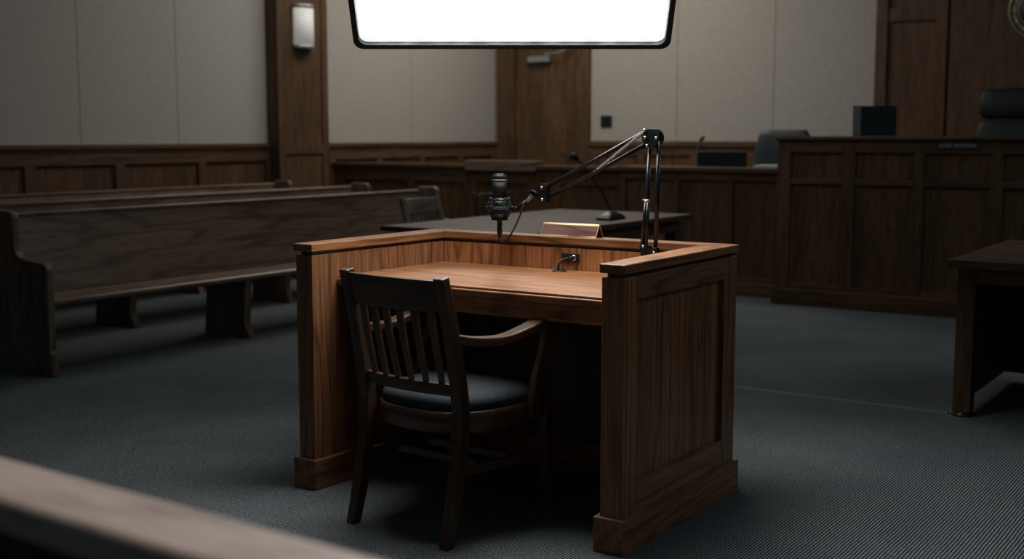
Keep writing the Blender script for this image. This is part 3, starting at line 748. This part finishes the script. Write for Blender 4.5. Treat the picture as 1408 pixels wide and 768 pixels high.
# monitor on the judge bench, seen from behind
mo = thing('desktop_monitor', 'dark monitor seen from behind, tilted on top of the judge bench', 'monitor', (-0.45, 5.75, 1.02), math.radians(24))
b = MB().box(-0.1, 0.1, -0.08, 0.08, 0, 0.015); b.box(-0.025, 0.025, -0.012, 0.012, 0.01, 0.22); b.build('monitor_stand', M_plastic, mo, 0.004)
def tilt(pts, a=-0.16): return [(x, y*math.cos(a) - (z-.2)*math.sin(a), .2 + y*math.sin(a) + (z-.2)*math.cos(a)) for x, y, z in pts]
b = MB(); b.hexa(tilt([(-.15, -.03, .12), (.15, -.03, .12), (.15, .02, .12), (-.15, .02, .12), (-.15, -.03, .41), (.15, -.03, .41), (.15, .02, .41), (-.15, .02, .41)])); b.build('shell', M_screen, mo, 0.006)
b = MB(); b.hexa(tilt([(-.155, -.034, .12), (-.10, -.034, .12), (-.10, -.03, .12), (-.155, -.03, .12), (-.155, -.034, .41), (-.10, -.034, .41), (-.10, -.03, .41), (-.155, -.03, .41)])); b.build('edge_trim', M_bezel, mo, 0.002)

def swivel_chair(name, label, loc, rz, zseat, ztop, w, mat, headrest):
    t = thing(name, label, 'chair', loc, rz)
    def pad(bm, x, yc, th, za, zb, lean):
        secs = []
        for f in (0, 0.06, 0.2, 0.5, 0.8, 0.94, 1):
            z = za + (zb - za) * f; k = 1 - 0.22 * (abs(2*f - 1) ** 6); y = yc - lean * (z - zseat)
            hw = x * k; tt = th * (1 - 0.5 * abs(2*f - 1) ** 4); sec = []
            for i in range(24):
                a = 2*PI*i/24; c, s = math.cos(a), math.sin(a); r = (abs(c)**6 + abs(s)**6) ** (-1/6) if True else 1
                sec.append((hw*c*r, y + tt*s*r*0.8, z))
            secs.append(sec)
        bm.loft(secs, True)
    b = MB()
    if headrest:
        h = MB(); pad(h, w/2*0.96, -0.22, 0.05, ztop - 0.24, ztop, 0.16); h.build('headrest', mat, t)
        pad(b, w/2, -0.21, 0.055, zseat + 0.05, ztop - 0.245, 0.16)
    else: pad(b, w/2, -0.2, 0.055, zseat + 0.05, ztop, 0.14)
    b.build('backrest', mat, t)
    s = MB(); secs = []
    for z, k in ((zseat - 0.07, 0.9), (zseat - 0.05, 1), (zseat, 1), (zseat + 0.025, 0.9), (zseat + 0.03, 0.6)):
        secs.append([(k*w/2*math.cos(a)*(abs(math.cos(a))**5 + abs(math.sin(a))**5)**-.2, k*0.25*math.sin(a)*(abs(math.cos(a))**5 + abs(math.sin(a))**5)**-.2, z) for a in [2*PI*i/32 for i in range(32)]])
    s.loft(secs, True); s.build('seat', mat, t)
    for sx in (-1, 1):
        a = MB().tube(spline([(sx*(w/2+.01), -0.2, zseat + 0.18), (sx*(w/2+.03), 0.0, zseat + 0.22), (sx*(w/2+.03), 0.17, zseat + 0.21), (sx*(w/2+.02), 0.19, zseat + 0.1), (sx*(w/2-.02), 0.1, zseat - 0.04)], 5), 0.022, 10); a.build('arm_rest', M_plastic, t)
    p = MB().lathe([(0.03, 0.09), (0.03, zseat - 0.07)]); p.build('pedestal', M_plastic, t)
    for k in range(5):
        a = 2*PI*k/5 + 0.3
        l = MB().tube([(0, 0, 0.1), (0.28*math.cos(a), 0.28*math.sin(a), 0.065)], [0.03, 0.018], 8)
        l.lathe([(0.001, -0.02), (0.028, -0.02), (0.028, 0.02), (0.001, 0.02)], (0.28*math.cos(a), 0.28*math.sin(a), 0.028), (-math.sin(a), math.cos(a), 0), 14)
        l.build('caster_leg', M_plastic, t)
    return t
swivel_chair('executive_chair', 'tall dark leather chair behind the judge bench at the right edge', (0.20, 6.9, 0.30), math.radians(180), 0.52, 1.29, 0.56, M_leather, True)

cl = thing('clerk_bench', 'low panelled clerk bench adjoining the left side of the judge bench', 'bench', (-1.75, 5.66, 0))
face_frame(cl, -0.72, 0.67, 0, 0, 0.94, [(-0.675, -0.25), (-0.20, 0.22), (0.26, 0.59)], [(0.14, 0.875)], base=0.1)
MB().box(-0.74, 0.67, -0.025, 0.30, 0.94, 0.975).build('bench_cap', DOAK['x'], cl, 0.005)
MB().box(-0.72, 0.67, 0.06, 0.36, 0.72, 0.75).build('worktop', DOAK['x'], cl, 0.003)
MB().box(-0.72, -0.69, 0.06, 0.36, 0, 0.72).build('side_panel', DOAK['z'], cl, 0.003)
mo = thing('computer_monitor', 'low wide dark screen standing behind the clerk bench', 'monitor', (-1.72, 5.93, 0.75))
b = MB().box(-0.1, 0.1, -0.08, 0.08, 0, 0.012); b.box(-0.025, 0.025, -0.02, 0.002, 0.01, 0.2); b.build('monitor_stand', M_plastic, mo, 0.004)
MB().box(-0.21, 0.21, -0.0, 0.03, 0.07, 0.345).build('shell', M_leather, mo, 0.006)
swivel_chair('swivel_chair', 'dark teal leather swivel chair behind the clerk bench', (-1.375, 6.08, 0.0), math.radians(180), 0.455, 1.265, 0.47, M_leather_l, False)
for i in range(1):
    b = MB().box(-0.09, 0.09, -0.11, 0.11, 0.0, 0.022)
    o = b.build('paper_stack', M_paper, None, 0.002); o.location = (-1.26, 5.80, 0.975); o.rotation_euler = (0, 0, 0.12)
    tag(o, 'white paper stack on the clerk bench top', 'papers')
g2 = thing('desk_microphone', 'slim gooseneck microphone rising behind the clerk bench', 'microphone', (-1.91, 5.90, 0.75))
MB().lathe([(0.05, 0), (0.05, 0.015), (0.02, 0.03)]).build('base', M_plastic, g2)
b = MB(); b.tube(spline([(0, 0, 0.02), (-0.005, 0, 0.2), (0.0, 0, 0.36), (0.03, 0, 0.435)], 6), 0.004, 8); b.build('gooseneck', M_closer, g2)
b = MB(); b.tube([(0.025, 0, 0.425), (0.04, 0, 0.445), (0.06, 0, 0.46)], [0.01, 0.016, 0.012], 10); b.build('capsule', M_plastic, g2)

# jury partition and jury bench behind it
jp = thing('jury_partition', 'long low panelled partition in front of the back door', 'partition', (-4.1, 5.85, 0))
face_frame(jp, -1.60, 1.60, 0, 0, 0.93, [(-1.5, -0.72), (-0.64, -0.08), (0.08, 0.62), (0.94, 1.50)], [(0.14, 0.80)], base=0.1)
MB().box(-1.62, 1.60, -0.03, 0.10, 0.93, 0.965).build('partition_cap', DOAK['x'], jp, 0.005)
MB().box(-0.03, 0.72, -0.045, 0.11, 0.912, 1.0).build('reading_ledge', LEDGE['x'], jp, 0.005, label='paler raised ledge on the partition')

# ------------------------------------------------------------------ things on the walls
sc = thing('wall_sconce', 'white half round wall sconce on the wooden pilaster', 'wall lamp', (PX + 0.015, 5.325, 2.005))
def half(r0, z0, z1, n=16):
    b = MB(); secs = []
    for z in (z0, z1): secs.append([(r0*0.75*math.sin(PI*k/n), -r0*math.cos(PI*k/n), z) for k in range(n + 1)])
    return b.loft(secs, True)
half(0.12, 0.03, 0.37).build('lamp_shade', M_sconce, sc)
half(0.123, 0.0, 0.035).build('bottom_band', M_closer, sc, label='grey metal band'); half(0.123, 0.365, 0.40).build('top_band', M_closer, sc, label='grey metal band')
wp = thing('wall_switch', 'square black wall plate to the right of the back door', 'wall plate', (-4.30, BY + 0.005, 1.375))
MB().box(-0.068, 0.068, -0.02, 0, -0.06, 0.06).build('plate', M_plastic, wp, 0.004)
MB().box(-0.03, 0.03, -0.028, -0.018, -0.035, 0.035).build('keypad', M_screen, wp, 0.003)
se = thing('court_seal', 'round dark emblem with gold rings on the timber panelling at the top right', 'emblem', (0.08, BY - 0.075, 2.32))
MB().lathe([(0.245, 0), (0.245, 0.015), (0.001, 0.016)], (0, 0, 0), (0, -1, 0), 64).build('disc', M_seal, se)
for r, w in ((0.245, 0.011), (0.165, 0.006)):
    MB().tube([(r*math.cos(2*PI*k/64), -0.016, r*math.sin(2*PI*k/64)) for k in range(64)], w, 8, closed=True).build('gold_ring', M_gold, se)
b = MB()
for k in range(40):
    a = 2*PI*k/40; p = Vector((0.205*math.cos(a), -0.017, 0.205*math.sin(a))); u = Vector((math.cos(a), 0, math.sin(a))); w = Vector((-math.sin(a), 0, math.cos(a)))
    hgt, wid = 0.016, 0.006 + 0.004*((k*7) % 3)
    q = [p - u*hgt - w*wid, p + u*hgt - w*wid*0.6, p + u*hgt + w*wid*0.6, p - u*hgt + w*wid]
    b.hexa([tuple(x) for x in q] + [tuple(x + Vector((0, -0.003, 0))) for x in q])
b.build('rim_marks', M_gold, se)

# ------------------------------------------------------------------ gallery rail in the foreground
gr = thing('gallery_rail', 'blurred wooden gallery rail crossing the lower left corner', 'railing', (1.0, -2.121, 0), -0.035)
MB().box(-2.6, 1.9, -0.11, 0.0, 0.755, 0.80).build('cap_rail', RAILW['x'], gr, 0.008, 3)
MB().box(-2.6, 1.9, -0.075, -0.035, 0.08, 0.755).build('panel_board', CHW['x'], gr, 0.003)
for x in (-2.6, -1.15, 0.3, 1.75): MB().box(x, x + 0.1, -0.095, -0.015, 0, 0.755).build('post', CHW['z'], gr, 0.004)
MB().box(-2.6, 1.9, -0.085, -0.025, 0, 0.1).build('base_rail', CHW['x'], gr, 0.004)

# ------------------------------------------------------------------ softbox over the stand
YAW = 0.58838
right = Vector((math.cos(YAW), math.sin(YAW), 0)); fwd = Vector((-math.sin(YAW), math.cos(YAW), 0))
SBT = math.radians(44)
up = (Vector((0, 0, 1)) * math.cos(SBT) - fwd * math.sin(SBT))
nrm = right.cross(up)                     # local z axis: back to front?
front = Vector((-fwd.x * math.cos(SBT), -fwd.y * math.cos(SBT), -math.sin(SBT)))
sb_base = Vector((-0.192, 0.668, 1.541))   # middle of the lower edge
sb = thing('studio_softbox', 'large glowing white softbox with black rim hanging above the witness stand', 'studio light')
mat = Matrix((( right.x, up.x, front.x, sb_base.x), (right.y, up.y, front.y, sb_base.y), (right.z, up.z, front.z, sb_base.z), (0, 0, 0, 1)))
sb.matrix_world = mat
SW, SH = 0.568, 1.0                      # half width, height
def sb_outline(hw, y0, y1, r, z, n=6):
    out = []
    for cx, cy, a0 in ((hw - r, y0 + r, -PI/2), (hw - r, y1 - r, 0), (-hw + r, y1 - r, PI/2), (-hw + r, y0 + r, PI)):
        for k in range(n + 1):
            a = a0 + PI/2*k/n; out.append((cx + r*math.cos(a), cy + r*math.sin(a), z))
    return out
b = MB()
o1 = lambda z: sb_outline(SW, 0, SH, 0.035, z); i1 = lambda z: sb_outline(SW - 0.022, 0.022, SH - 0.022, 0.03, z)
b.loft([o1(-0.05), o1(0.02), i1(0.022), i1(-0.02), i1(-0.05)], False, False, True)
b.build('rim', M_nylon, sb, 0.003)
b = MB()
def dif(u, v):
    x = (SW - 0.02)*(2*u - 1); y = 0.02 + (SH - 0.04)*v
    return (x, y, -0.012 + 0.012*(1 - (2*u-1)**2)*(1 - (2*v-1)**2))
b.grid(dif, 20, 16); b.build('diffuser', M_diff, sb, label='glowing white diffuser fabric')
b = MB()                                  # fabric lip with a few puckers along the rim
def lip(pts, inward):
    n = len(pts)
    vs = [(x, y, z + 0.004) for x, y, z in pts] + [(x + inward[0]*(0.018 + 0.005*math.sin(i*0.9)), y + inward[1]*(0.018 + 0.005*math.sin(i*0.9)), z + 0.001 + 0.004*math.sin(i*1.7)) for i, (x, y, z) in enumerate(pts)]
    b.add(vs, [(i, i + 1, n + i + 1, n + i) for i in range(n - 1)], True)
K = 40
lip([(-(SW-.02) + 2*(SW-.02)*i/K, 0.021, 0.0) for i in range(K + 1)], (0, 1))
lip([(-(SW-.021), 0.02 + (SH-.04)*i/K, 0.0) for i in range(K + 1)], (1, 0)); lip([((SW-.021), 0.02 + (SH-.04)*i/K, 0.0) for i in range(K + 1)], (-1, 0))
b.build('fabric_lip', M_lip, sb, recalc=False)
b = MB(); b.loft([o1(-0.05), sb_outline(SW*0.9, 0.06, SH - 0.06, 0.04, -0.12), sb_outline(0.10, SH/2 - 0.1, SH/2 + 0.1, 0.06, -0.42)], True, False); b.build('fabric_shell', M_nylon, sb)
b = MB().lathe([(0.1, -0.46), (0.1, -0.41), (0.07, -0.40)], (0, SH/2, 0), (0, 0, 1), 28); b.build('speed_ring', M_black, sb)
b = MB().lathe([(0.055, -0.72), (0.065, -0.70), (0.065, -0.46)], (0, SH/2, 0), (0, 0, 1), 28); b.build('lamp_head', M_black, sb)
inv = mat.inverted()
p0 = Vector((0, SH/2, -0.6)); top = inv @ (mat @ p0 + Vector((0, 0, 1.4)))
b = MB().tube([p0, top], 0.016, 12); b.build('hanging_pole', M_blackmetal, sb)

# ------------------------------------------------------------------ light
w = bpy.data.worlds.new('room_ambient'); S.world = w; w.use_nodes = True
bg = w.node_tree.nodes['Background']; bg.inputs[0].default_value = (0.62, 0.86, 1.0, 1); bg.inputs[1].default_value = 0.034
def area(name, loc, size, size_y, power, col, target=None):
    l = bpy.data.lights.new(name, 'AREA'); l.shape = 'RECTANGLE'; l.size = size; l.size_y = size_y; l.energy = power; l.color = col
    o = bpy.data.objects.new(name, l); COL.objects.link(o); o.location = loc
    d = Vector(target if target else (loc[0], loc[1], 0)) - Vector(loc)
    o.rotation_euler = d.to_track_quat('-Z', 'Y').to_euler(); return o
area('ceiling_light_pews', (-3.7, 5.2, 3.9), 1.6, 1.6, 34, (1.0, 0.96, 0.9))
area('ceiling_light_back', (-3.9, 7.0, 3.9), 2.0, 1.0, 46, (1.0, 0.93, 0.84))
area('added_fill_well', (-1.8, 2.4, 3.9), 2.0, 1.0, 17, (1.0, 0.95, 0.88), (-3.0, 6.0, 0.7))  # added fill aimed at the partition and bench fronts, not a fixture

area('added_fill_front', (3.9, 3.7, 3.7), 2.0, 1.0, 20, (0.88, 0.97, 1.0), (0.6, 0.4, 0.3))  # added soft fill for the outer right side of the stand

sl = bpy.data.lights.new('added_rail_spot', 'SPOT'); sl.energy = 80; sl.color = (1.0, 0.93, 0.88); sl.spot_size = math.radians(30); sl.spot_blend = 0.8; sl.shadow_soft_size = 0.1  # spot added only to brighten the foreground rail
so = bpy.data.objects.new('added_rail_spot', sl); COL.objects.link(so); so.location = (1.05, -1.95, 3.4)
so.rotation_euler = (Vector((1.2, -2.17, 0.8)) - so.location).to_track_quat('-Z', 'Y').to_euler()

# ------------------------------------------------------------------ camera
cam = bpy.data.cameras.new('camera'); co = bpy.data.objects.new('camera', cam); COL.objects.link(co)
co.location = (2.2891, -3.0514, 1.22)
pitch = 0.11737
d = Vector((-math.sin(YAW)*math.cos(pitch), math.cos(YAW)*math.cos(pitch), -math.sin(pitch)))
co.rotation_euler = d.to_track_quat('-Z', 'Y').to_euler()
cam.sensor_width = 36.0; cam.lens = 1678.0 / 1408 * 36.0
cam.clip_start = 0.05; cam.clip_end = 60
cam.dof.use_dof = True; cam.dof.focus_distance = 4.05; cam.dof.aperture_fstop = 2.4
S.camera = co
S.view_settings.view_transform = 'Standard'; S.view_settings.look = 'None'; S.view_settings.exposure = 0.0
S.cycles.use_denoising = True
S.cycles.max_bounces = 6
